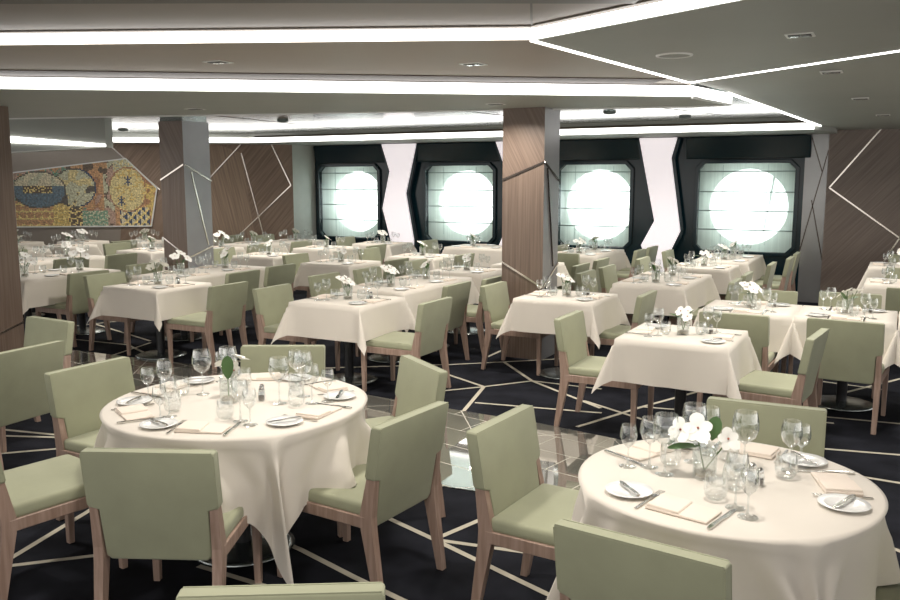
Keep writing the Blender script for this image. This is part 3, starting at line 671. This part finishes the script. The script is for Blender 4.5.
def round_cloth(R, half, rot, seed, cut=()):
    rnd = random.Random(seed); NA = 216; V = [(0, 0, TZ)]; rings = [R * k / 5 for k in range(1, 6)]
    nout = 16
    ridges = []; a = 0
    while a < 2 * PI - .25:
        ridges.append((a, rnd.uniform(.045, .085), rnd.uniform(.20, .42))); a += rnd.uniform(.30, .55)
    for q in range(5 + nout):
        for j in range(NA):
            a = 2 * PI * j / NA; c = a - rot
            t = ((c % (PI / 2)) - PI / 4)          # 0 at a corner of the square cloth
            lim = min(half / max(abs(math.cos(c)), abs(math.sin(c))), half * 1.385)
            k = int((c % (2 * PI)) // (PI / 2))
            if k in cut: lim = min(lim, half * cut[k])
            if q < 5: V.append((rings[q] * math.cos(a), rings[q] * math.sin(a), TZ)); continue
            r = (lim - R) * (q - 4) / nout
            big = 0 if k in cut else 1
            near = math.exp(-(t / .48) ** 2) * big
            fold = math.exp(-(t / .11) ** 2) * big
            grow = min(1, r / .12)
            wave = 0
            for ra, rw, rh in ridges:
                d = (a - ra + PI) % (2 * PI) - PI
                wave += rh * math.exp(-(d / rw) ** 2) - .4 * rh * math.exp(-((abs(d) - 1.9 * rw) / rw) ** 2)
            out = r * (.06 + .20 * fold + wave * (1 - .55 * near) * grow)
            out = max(out, -.05 * r)
            z = TZ - math.sqrt(max(0, r * r - out * out))
            if q == 5: z = TZ - .35 * r; out = .8 * r
            a2 = a - t * .86 * near * min(1, r / .22)
            V.append(((R + out) * math.cos(a2), (R + out) * math.sin(a2), z))
    F = [(0, 1 + j, 1 + (j + 1) % NA) for j in range(NA)]
    for q in range(4 + nout):
        for j in range(NA):
            j2 = (j + 1) % NA; F.append((1 + q * NA + j, 1 + (q + 1) * NA + j, 1 + (q + 1) * NA + j2, 1 + q * NA + j2))
    me = bpy.data.meshes.new('tablecloth'); me.from_pydata(V, [], F); me.materials.append(M['cloth'])
    for p in me.polygons: p.use_smooth = True
    return me
def make_table(ax, ay, rnd=0):
    t = empty('dining_table'); b = MB()
    if rnd: b.lathe([(.001, .712), (rnd, .712), (rnd, .737), (.001, .737)], 'board', 40)
    else: b.box(-ax + .006, ax - .006, -ay + .006, ay - .006, .712, .737, 'board')
    b.build('tabletop', t)
    n = 2 if max(ax, ay) > .5 and not rnd else 1
    for k in range(n):
        o = 0 if n == 1 else (-.35 if k == 0 else .35); c = (o, 0, 0) if ax > ay else (0, o, 0)
        b = MB(); b.lathe([(.001, .03), (.04, .03), (.04, .712), (.001, .712)], 'dark_steel', 16, c); b.build('column', t, smooth=False)
        b = MB(); b.lathe([(.001, .009), (.25, .009), (.255, .014), (.22, .024), (.06, .036), (.001, .036)], 'disc', 32, c); b.build('base_disc', t, smooth=True)
    return t
random.seed(11)
protos = {}
TB = [  # name, x0,x1,y0,y1, phrase, places, flower kind, near flag
 ('T1', -1.61, -.89, 5.34, 6.06, 'square table behind right round table', 'LR', 1, 1),
 ('T2', -2.97, -2.25, 6.79, 7.51, 'square table before middle column', 'LR', 2, 1),
 ('T3', -4.57, -3.85, 5.69, 6.41, 'square table behind left round table', 'LR', 2, 1),
 ('T3b', -4.72, -4.01, 6.65, 8.06, 'long table left of middle column', 'LLRR', 2, 0),
 ('T4', -6.85, -6.13, 5.69, 6.41, 'table with corner toward camera at left', 'LR', 3, 1),
 ('T5', -6.60, -5.88, 8.47, 9.19, 'square table in centre left background', 'LR', 1, 0),
 ('T6', -4.75, -4.04, 8.35, 9.06, 'table behind the long middle table', 'LR', 1, 0),
 ('T7', -7.36, -6.65, 6.50, 7.93, 'flowered long table behind corner table', 'LLRR', 3, 0),
 ('T8', -8.66, -7.94, 5.63, 6.85, 'table beside left edge column', 'LR', 3, 0),
 ('T9', -10.29, -9.58, 6.65, 8.05, 'long table below the mosaic', 'LLRR', 2, 0),
 ('T10', -10.20, -9.50, 8.75, 9.45, 'square table below right mosaic end', 'LR', 2, 0),
 ('T12', -2.52, -1.81, 8.23, 9.55, 'long table before zigzag panel', 'LLRR', 2, 0),
 ('T13', -2.42, -1.73, 10.10, 10.80, 'small table before rightmost porthole', 'LR', 1, 0),
 ('T14', -2.36, -1.67, 11.12, 12.40, 'table under rightmost porthole', 'LLRR', 2, 0),
 ('T15', -4.36, -3.65, 11.15, 12.45, 'table under third porthole', 'LLRR', 4, 0),
 ('T16', -6.25, -4.90, 11.60, 12.30, 'wide table under second porthole', 'NNFF', 2, 0),
 ('T17a', -1.385, -.685, 6.84, 7.54, 'left part of right long table', 'NF', 2, 1),
 ('T17b', -.68, .02, 6.84, 7.54, 'middle part of right long table', 'NF', 2, 1),
 ('T17c', .025, .725, 6.84, 7.54, 'end part of right long table', 'NF', 0, 1),
 ('T18', -6.13, -5.43, 9.75, 10.45, 'table before second porthole', 'LR', 2, 0),
 ('T18b', -.32, .40, 11.28, 12.0, 'right edge table nearest brown wall', 'LR', 2, 0),
 ('T19b', -.29, .43, 9.31, 10.02, 'right edge table second from brown wall', 'LR', 2, 0),
 ('T19', -7.91, -7.20, 11.53, 12.24, 'table under leftmost porthole', 'LR', 2, 0),
 ('T20', -8.17, -7.46, 10.32, 11.03, 'table before leftmost porthole', 'LR', 1, 0),
 ('T21', -9.52, -8.82, 11.30, 12.00, 'back table between brown wall and porthole', 'LR', 2, 0),
 ('T22', -4.42, -3.72, 9.40, 10.10, 'table hidden behind middle column', 'LR', 2, 0),
 ('T25', -8.10, -7.40, 8.90, 9.60, 'table just behind grey sided column', 'LR', 2, 0),
 ('T26', -9.42, -8.98, 9.62, 10.12, 'small table right of grey sided column', 'LR', 3, 0),
 ('T27', -9.72, -9.02, 10.45, 11.15, 'table in front of brown wall', 'LR', 2, 0),
 ('T22w', -11.40, -10.75, 10.75, 11.40, 'table nearest the brown wall', 'LR', 2, 0),
 ('W1', -13.36, -12.76, 8.85, 9.45, 'back table under left mosaic end', 'LR', 2, 0),
 ('W2', -12.56, -11.98, 9.55, 10.13, 'back table under mosaic middle', 'LR', 2, 0),
 ('T28', -11.98, -11.40, 8.80, 9.4, 'table under mosaic facing dark chair', 'LR', 2, 0),
 ('W3', -11.70, -11.12, 10.1, 10.68, 'back table under right mosaic end', 'LR', 2, 0),
 ('T29', -12.05, -11.35, 7.2, 8.5, 'far left table beside the mosaic wall', 'LR', 2, 0),
]
# tableware prototypes -------------------------------------------------
def proto_wine(h=.19, r=.038, n=20):
    b = MB(); b.lathe([(.033, .0015), (.020, .004), (.0045, .010), (.0035, .03), (.0035, h * .45), (.008, h * .48), (r * .75, h * .58), (r, h * .72), (r * .96, h * .86), (r * .82, h)], 'glass', n)
    return link_mesh('wine_glass', b.mesh('wine_glass', smooth=True))
def proto_tumbler(n=20):
    b = MB(); b.lathe([(.001, .004), (.025, .004), (.036, .018), (.040, .04), (.037, .07), (.033, .09)], 'glass', n)
    return link_mesh('water_glass', b.mesh('water_glass', smooth=True))
wine = proto_wine(); wine_far = proto_wine(n=10); tum = proto_tumbler(); tum_far = proto_tumbler(10)
small = proto_wine(.16, .032, 20); small.name = 'white_wine_glass'; small_far = proto_wine(.16, .032, 10); small_far.name = 'white_wine_glass'
big = proto_wine(.225, .048, 24); big.name = 'water_goblet'
def proto_plate(n=36):
    b = MB(); b.lathe([(.001, .006), (.048, .006), (.055, .009), (.080, .0145), (.081, .0125), (.050, .001), (.001, .001)], 'china', n)
    return link_mesh('side_plate', b.mesh('side_plate', smooth=True))
plate = proto_plate(); plate_far = proto_plate(16)
def proto_napkin():
    t = empty('folded_napkin')
    b = MB(); b.hexa([(-.105, -.062, .001), (.105, -.062, .001), (.105, .062, .001), (-.105, .062, .001)], [(-.104, -.060, .011), (.104, -.060, .008), (.104, .060, .008), (-.104, .060, .011)], 'napkin'); b.build('lower_fold', t, bevel=.003, smooth=True)
    b = MB(); b.hexa([(-.100, -.060, .0085), (.012, -.060, .0085), (.006, .060, .0085), (-.100, .060, .0085)], [(-.099, -.059, .020), (.008, -.059, .017), (.003, .059, .017), (-.099, .059, .020)], 'napkin'); b.build('upper_fold', t, bevel=.003, smooth=True)
    return t
nap = proto_napkin()
b = MB(); b.hexa([(-.10, -.06, .001), (.10, -.06, .001), (.10, .06, .001), (-.10, .06, .001)], [(-.098, -.058, .015), (.098, -.058, .012), (.098, .058, .012), (-.098, .058, .015)], 'napkin'); nap_far = b.build('folded_napkin')
def proto_fork():
    b = MB(); m = 'steel'
    for (y0, w0, z0), (y1, w1, z1) in zip([(-.095, .0055, .003), (-.05, .004, .004), (.015, .003, .006), (.035, .009, .005), (.055, .0115, .004)], [(-.05, .004, .004), (.015, .003, .006), (.035, .009, .005), (.055, .0115, .004), (.058, .0115, .004)]):
        b.hexa([(-w0, y0, z0 - .0012), (w0, y0, z0 - .0012), (w0, y0, z0 + .0012), (-w0, y0, z0 + .0012)], [(-w1, y1, z1 - .0012), (w1, y1, z1 - .0012), (w1, y1, z1 + .0012), (-w1, y1, z1 + .0012)], m)
    for k in range(4):
        x = -.0096 + k * .0064; b.beam((x, .058, .004), (x, .098, .006), .0026, .002, m)
    return b.build('dinner_fork')
def proto_knife(L=.21, name='dinner_knife'):
    b = MB(); s = L / .21
    st = [(-.105, .005, .0035), (-.08, .0075, .0035), (-.01, .0055, .003), (-.002, .007, .0025), (.03, .0085, .0012), (.08, .0085, .0010), (.105, .003, .0008)]
    for (y0, w0, h0), (y1, w1, h1) in zip(st, st[1:]):
        b.hexa([(-w0, y0 * s, .001), (w0, y0 * s, .001), (w0, y0 * s, .001 + 2 * h0), (-w0, y0 * s, .001 + 2 * h0)], [(-w1, y1 * s, .001), (w1, y1 * s, .001), (w1, y1 * s, .001 + 2 * h1), (-w1, y1 * s, .001 + 2 * h1)], 'steel')
    return b.build(name)
fork = proto_fork(); knife = proto_knife(); bknife = proto_knife(.15, 'butter_knife')
def proto_vase(n=24):
    t = empty('flower_vase')
    b = MB(); b.lathe([(.001, .006), (.036, .006), (.036, .001), (.041, .001), (.043, .12), (.043, .125), (.040, .125), (.038, .02)], 'vase', n); b.build('glass_cylinder', t, smooth=True)
    b = MB(); b.lathe([(.001, .01), (.034, .01), (.036, .022), (.02, .032), (.001, .030)], 'pebble', 14); b.build('pebbles', t, smooth=True)
    return t
vase = proto_vase()
def petal(b, c, d, up, ln, w, m='petal'):
    c = Vector(c); d = Vector(d).normalized(); s = d.cross(Vector(up)).normalized(); u = s.cross(d)
    pts = [(0, .05), (.15, .5), (.35, .85), (.6, 1), (.8, .85), (.93, .5), (1, .08)]
    rows = [[c + d * ln * t - s * w * k + u * (.10 * ln * math.sin(t * 2.6)), c + d * ln * t + u * (.10 * ln * math.sin(t * 2.6) - .05 * ln * k), c + d * ln * t + s * w * k + u * (.10 * ln * math.sin(t * 2.6))] for t, k in pts]
    i = len(b.v); k = b.mi(m)
    for q in rows: b.v += [tuple(v) for v in q]
    for q in range(len(rows) - 1):
        for c_ in (0, 1): b.f.append((i + q * 3 + c_, i + q * 3 + c_ + 1, i + q * 3 + c_ + 4, i + q * 3 + c_ + 3)); b.m.append(k)
def bloom(parent, c, nrm, r, name='bloom'):
    b = MB(); n = Vector(nrm).normalized(); a = n.orthogonal().normalized(); bb = n.cross(a)
    for k in range(5):
        t = 2 * PI * k / 5 + .3 + .2 * math.sin(k * 7 + c[0] * 90); petal(b, Vector(c) + n * .0016 * (k % 3), a * math.cos(t) + bb * math.sin(t) + n * (.08 + .10 * (k % 2)), n, r * (1.05 if k % 2 else .9), r * (.46 if k % 2 else .36))
    me = b.mesh('bloom')
    o = link_mesh('bloom', me, parent, smooth=True)
    q = MB(); q.lathe([(.001, 0), (.003, .002), (.0045, .006), (.001, .009)], 'centre', 8, Vector(c) + n * .005); q.build('throat', o)
    return o
def flower_proto(kind):
    t = empty('orchid_flowers' if kind != 3 else 'lily_flowers')
    rnd = random.Random(kind * 5 + 1)
    cs = {1: [(-.02, -.01, .155), (.03, .01, .16), (.06, -.02, .13)], 2: [(-.04, 0, .165), (.02, .02, .185), (.05, -.02, .15), (-.01, -.04, .15), (-.05, .04, .19)], 3: [(-.06, 0, .20), (.02, .03, .23), (.07, -.03, .17)], 4: [(-.05, 0, .18), (.03, .02, .20), (.07, -.01, .16), (0, -.04, .16)], 5: [(-.045, -.02, .165), (-.005, -.02, .175), (.065, -.01, .155)]}[kind]
    for c in cs:
        n = (c[0] * 5 + rnd.uniform(-.3, .3), c[1] * 5 - .5, .7)
        bloom(t, c, n, .045 if kind != 3 else .062)
    b = MB()
    for c in cs: b.beam((0, 0, .03), (c[0], c[1], c[2]), .0045, .0045, 'stem')
    b.build('stem', t)
    b = MB(); petal(b, (.02, 0, .11), (.6, .2, .7), (0, 0, 1), .09, .02, 'leaf'); b.build('leaf', t, smooth=True)
    b = MB(); petal(b, (-.02, 0, .11), (-.8, -.3, .15), (0, 0, 1), .10, .02, 'leaf'); b.build('leaf', t, smooth=True)
    return t
flowers = {k: flower_proto(k) for k in (1, 2, 3, 4)}
def shaker(name, m):
    t = empty(name)
    b = MB(); b.lathe([(.001, .001), (.017, .001), (.019, .02), (.014, .045), (.012, .05)], 'glass', 14); b.build('glass_body', t, smooth=True)
    b = MB(); b.lathe([(.001, .003), (.014, .003), (.014, .026), (.001, .026)], m, 12); b.build('filling', t)
    b = MB(); b.lathe([(.013, .048), (.013, .058), (.007, .066), (.001, .067)], 'steel', 14); b.build('cap', t, smooth=True)
    return t
salt, pepper = shaker('salt_shaker', 'salt'), shaker('pepper_shaker', 'pepper')
SIDE = {'L': ('left', -1, 0), 'R': ('right', 1, 0), 'N': ('near', 0, -1), 'F': ('far', 0, 1)}
TOP = TZ + .001
def setting(px, py, fa, phrase, side, near, jit):
    """a place at point px,py on the table edge, the guest facing fa (radians)"""
    f = Vector((math.cos(fa), math.sin(fa))); rgt = Vector((f.y, -f.x)); rz = fa - PI / 2
    def P(a, d): v = Vector((px, py)) + rgt * a + f * d; return (v.x, v.y, TOP)
    s = '%s place of %s' % (side, phrase)
    place(nap if near else nap_far, P(.01, .09), rz + jit, 'folded napkin at ' + s, 'napkin', 'folded napkins on the tables')
    pp = P(-.20, .12)
    place(plate if near else plate_far, pp, 0, 'white side plate at ' + s, 'plate', 'side plates on the tables')
    place(wine if near else wine_far, P(.13, .22), 0, 'clear wine glass at ' + s, 'wine glass', 'wine glasses on the tables')
    place(tum if near else tum_far, P(.05, .25), 0, 'clear water glass at ' + s, 'water glass', 'water glasses on the tables')
    place(small if near else small_far, P(.19, .17), 0, 'smaller wine glass at ' + s, 'wine glass', 'smaller wine glasses on the tables')
    if near:
        place(bknife, (pp[0], pp[1], TOP + .0145), rz + .9 + jit, 'butter knife on side plate, ' + s, 'knife', 'butter knives on side plates')
        place(fork, P(-.115, .10), rz, 'steel dinner fork at ' + s, 'fork', 'dinner forks on the tables')
        place(knife, P(.135, .10), rz, 'steel dinner knife at ' + s, 'knife', 'dinner knives on the tables')
def centre(x, y, z, fk, phrase, extra='', rz=0.):
    if not fk: return
    place(vase, (x, y, TOP), rz, 'clear glass vase %son %s' % (extra, phrase), 'vase', 'glass vases on the tables')
    place(flowers[fk], (x, y, TOP), rz, 'white flowers in vase %son %s' % (extra, phrase), 'flowers', 'white flowers on the tables')
rj = random.Random(5)
cloths = {}
for name, x0, x1, y0, y1, ph, places, fk, near in TB:
    x0, x1, y0, y1 = x0 * 1.029, x1 * 1.029, y0 * 1.029, y1 * 1.029
    ax, ay = (x1 - x0) / 2, (y1 - y0) / 2; cx, cy = (x0 + x1) / 2, (y0 + y1) / 2
    key = (round(ax, 2), round(ay, 2))
    if key not in protos: protos[key] = make_table(ax, ay)
    place(protos[key], (cx, cy, 0), 0, 'dark pedestal table under the cloth of the ' + ph, 'table')
    sd = rj.randrange(3); ck = (key, sd)
    if ck not in cloths: cloths[ck] = cloth_mesh(ax, ay, .29, sd + 10)
    c = link_mesh('tablecloth', cloths[ck]); c.location = (cx, cy, 0)
    if abs(ax - ay) < .01: c.rotation_euler.z = PI / 2 * rj.randrange(4)
    tag(c, 'ivory tablecloth draped over the ' + ph, 'tablecloth', 'square ivory tablecloths')
    cnt = {}
    for q in places:
        cnt[q] = cnt.get(q, 0) + 1
    seen = {}
    for q in places:
        nm, sx, sy = SIDE[q]; seen[q] = seen.get(q, 0) + 1; k = seen[q]; n = cnt[q]
        off = 0 if n == 1 else ((-.35 if k == 1 else .35))
        if n > 1: nm = (('near ' if k == 1 else 'far ') + nm) if sx else (('left ' if k == 1 else 'right ') + nm)
        px = cx + sx * (ax - .01) + (off if sy else 0); py = cy + sy * (ay - .01) + (off if sx else 0)
        setting(px, py, math.atan2(-sy, -sx), ph, nm, near, rj.uniform(-.12, .12))
    if max(ax, ay) > .5:
        e = Vector((0, .36)) if ay > ax else Vector((.36, 0))
        centre(cx - e.x, cy - e.y, 0, fk, ph, 'at near end ' if ay > ax else 'at left end ', rj.uniform(0, 6)); centre(cx + e.x, cy + e.y, 0, fk, ph, 'at far end ' if ay > ax else 'at right end ', rj.uniform(0, 6))
    else: centre(cx, cy + (0.0), 0, fk, ph, '', rj.uniform(0, 6))
    if near and fk:
        place(salt, (cx + .12, cy + .14, TOP), 0, 'salt shaker on ' + ph, 'shaker', 'salt shakers'); place(pepper, (cx + .165, cy + .12, TOP), 0, 'pepper shaker on ' + ph, 'shaker', 'pepper shakers')

# ---------------------------------------------------------------- the two round tables
def round_set(cx, cy, R, half, rot, seed, ph, seats, fk, cut={}):
    t = make_table(R, R, R - .004); t.location = (cx, cy, 0); tag(t, 'dark pedestal table under the cloth of the ' + ph, 'table')
    c = link_mesh('tablecloth', round_cloth(R, half, rot, seed, cut)); c.location = (cx, cy, 0); tag(c, 'ivory tablecloth with deep folds draped over the ' + ph, 'tablecloth')
    for deg, side in seats:
        a = math.radians(deg); setting(cx + (R - .04) * math.cos(a), cy + (R - .04) * math.sin(a), a + PI, ph, side, 1, rj.uniform(-.1, .1))
round_set(-2.78, 3.055, .605, .895, math.radians(-35 - 45), 2, 'left round table', [(-67, 'near'), (0, 'right'), (59, 'far right'), (117, 'far left'), (180, 'left'), (237, 'near left')], 1, {3: 1.02, 2: 1.02})
round_set(-.495, 3.035, .503, .78, math.radians(-50 - 45), 4, 'right round table', [(258, 'near'), (18, 'right'), (85, 'far'), (152, 'left')], 1)
# centre of the left round table: goblets round a low vase with one upright leaf
place(vase, (-2.80, 3.015, TOP), 0, 'clear glass vase in the middle of left round table', 'vase', 'glass vases on the tables')
t = empty('orchid_flowers', (-2.80, 3.015, TOP)); tag(t, 'white orchid with a tall upright green leaf on left round table', 'flowers', 'white flowers on the tables')
b = MB(); petal(b, (0, 0, .11), (.03, .0, 1), (.5, -.85, .2), .12, .030, 'leaf'); b.build('leaf', t, smooth=True)
b = MB(); b.beam((0, 0, .02), (0, 0, .12), .006, .006, 'stem'); b.beam((0, 0, .03), (-.05, .05, .15), .005, .005, 'stem'); b.build('stem', t)
bloom(t, (-.06, .05, .17), (-.5, .1, .8), .06); bloom(t, (.02, .07, .20), (.1, .3, .9), .06); bloom(t, (-.03, .08, .13), (-.2, -.6, .5), .05)
for x, y, s in ((-3.02, 3.07, 'left of the vase'), (-2.96, 3.19, 'behind left of the vase'), (-2.57, 3.11, 'right of the vase'), (-2.55, 3.27, 'behind right of the vase')):
    place(big, (x, y, TOP), 0, 'tall clear goblet %s on left round table' % s, 'goblet', 'tall goblets on the round tables')
place(salt, (-2.72, 3.16, TOP), 0, 'salt shaker on left round table', 'shaker', 'salt shakers'); place(pepper, (-2.68, 3.11, TOP), 0, 'pepper shaker on left round table', 'shaker', 'pepper shakers')
place(vase, (-.566, 3.015, TOP), 0, 'clear glass vase in the middle of right round table', 'vase', 'glass vases on the tables')
t = empty('orchid_flowers', (-.566, 3.015, TOP)); tag(t, 'white orchids leaning left with one green leaf on right round table', 'flowers', 'white flowers on the tables')
bloom(t, (-.085, -.02, .165), (-.3, -.8, .6), .052); bloom(t, (-.025, -.02, .18), (.1, -.9, .6), .058); bloom(t, (.075, 0, .15), (.5, -.8, .4), .045)
b = MB(); petal(b, (.02, 0, .14), (.15, .15, 1), (0, -1, .3), .09, .026, 'leaf'); b.build('leaf', t, smooth=True); b = MB(); petal(b, (-.01, -.02, .12), (-1, -.35, -.15), (0, -.3, 1), .12, .02, 'leaf'); b.build('leaf', t, smooth=True)
b = MB(); b.beam((0, 0, .02), (-.03, -.01, .16), .005, .005, 'stem'); b.beam((0, 0, .03), (.07, 0, .14), .005, .005, 'stem'); b.build('stem', t)
for x, y, s in ((-.70, 2.98, 'left of the vase'), (-.453, 3.15, 'right of the vase'), (-.64, 3.17, 'behind the vase')):
    place(big, (x, y, TOP), 0, 'tall clear goblet %s on right round table' % s, 'goblet', 'tall goblets on the round tables')
place(salt, (-.41, 3.06, TOP), 0, 'salt shaker on right round table', 'shaker', 'salt shakers'); place(pepper, (-.38, 3.02, TOP), 0, 'pepper shaker on right round table', 'shaker', 'pepper shakers')
t = place(tum, (-.453, 2.94, TOP), 0, 'round clear glass just right of vase on right round table', 'water glass', 'water glasses on the tables')
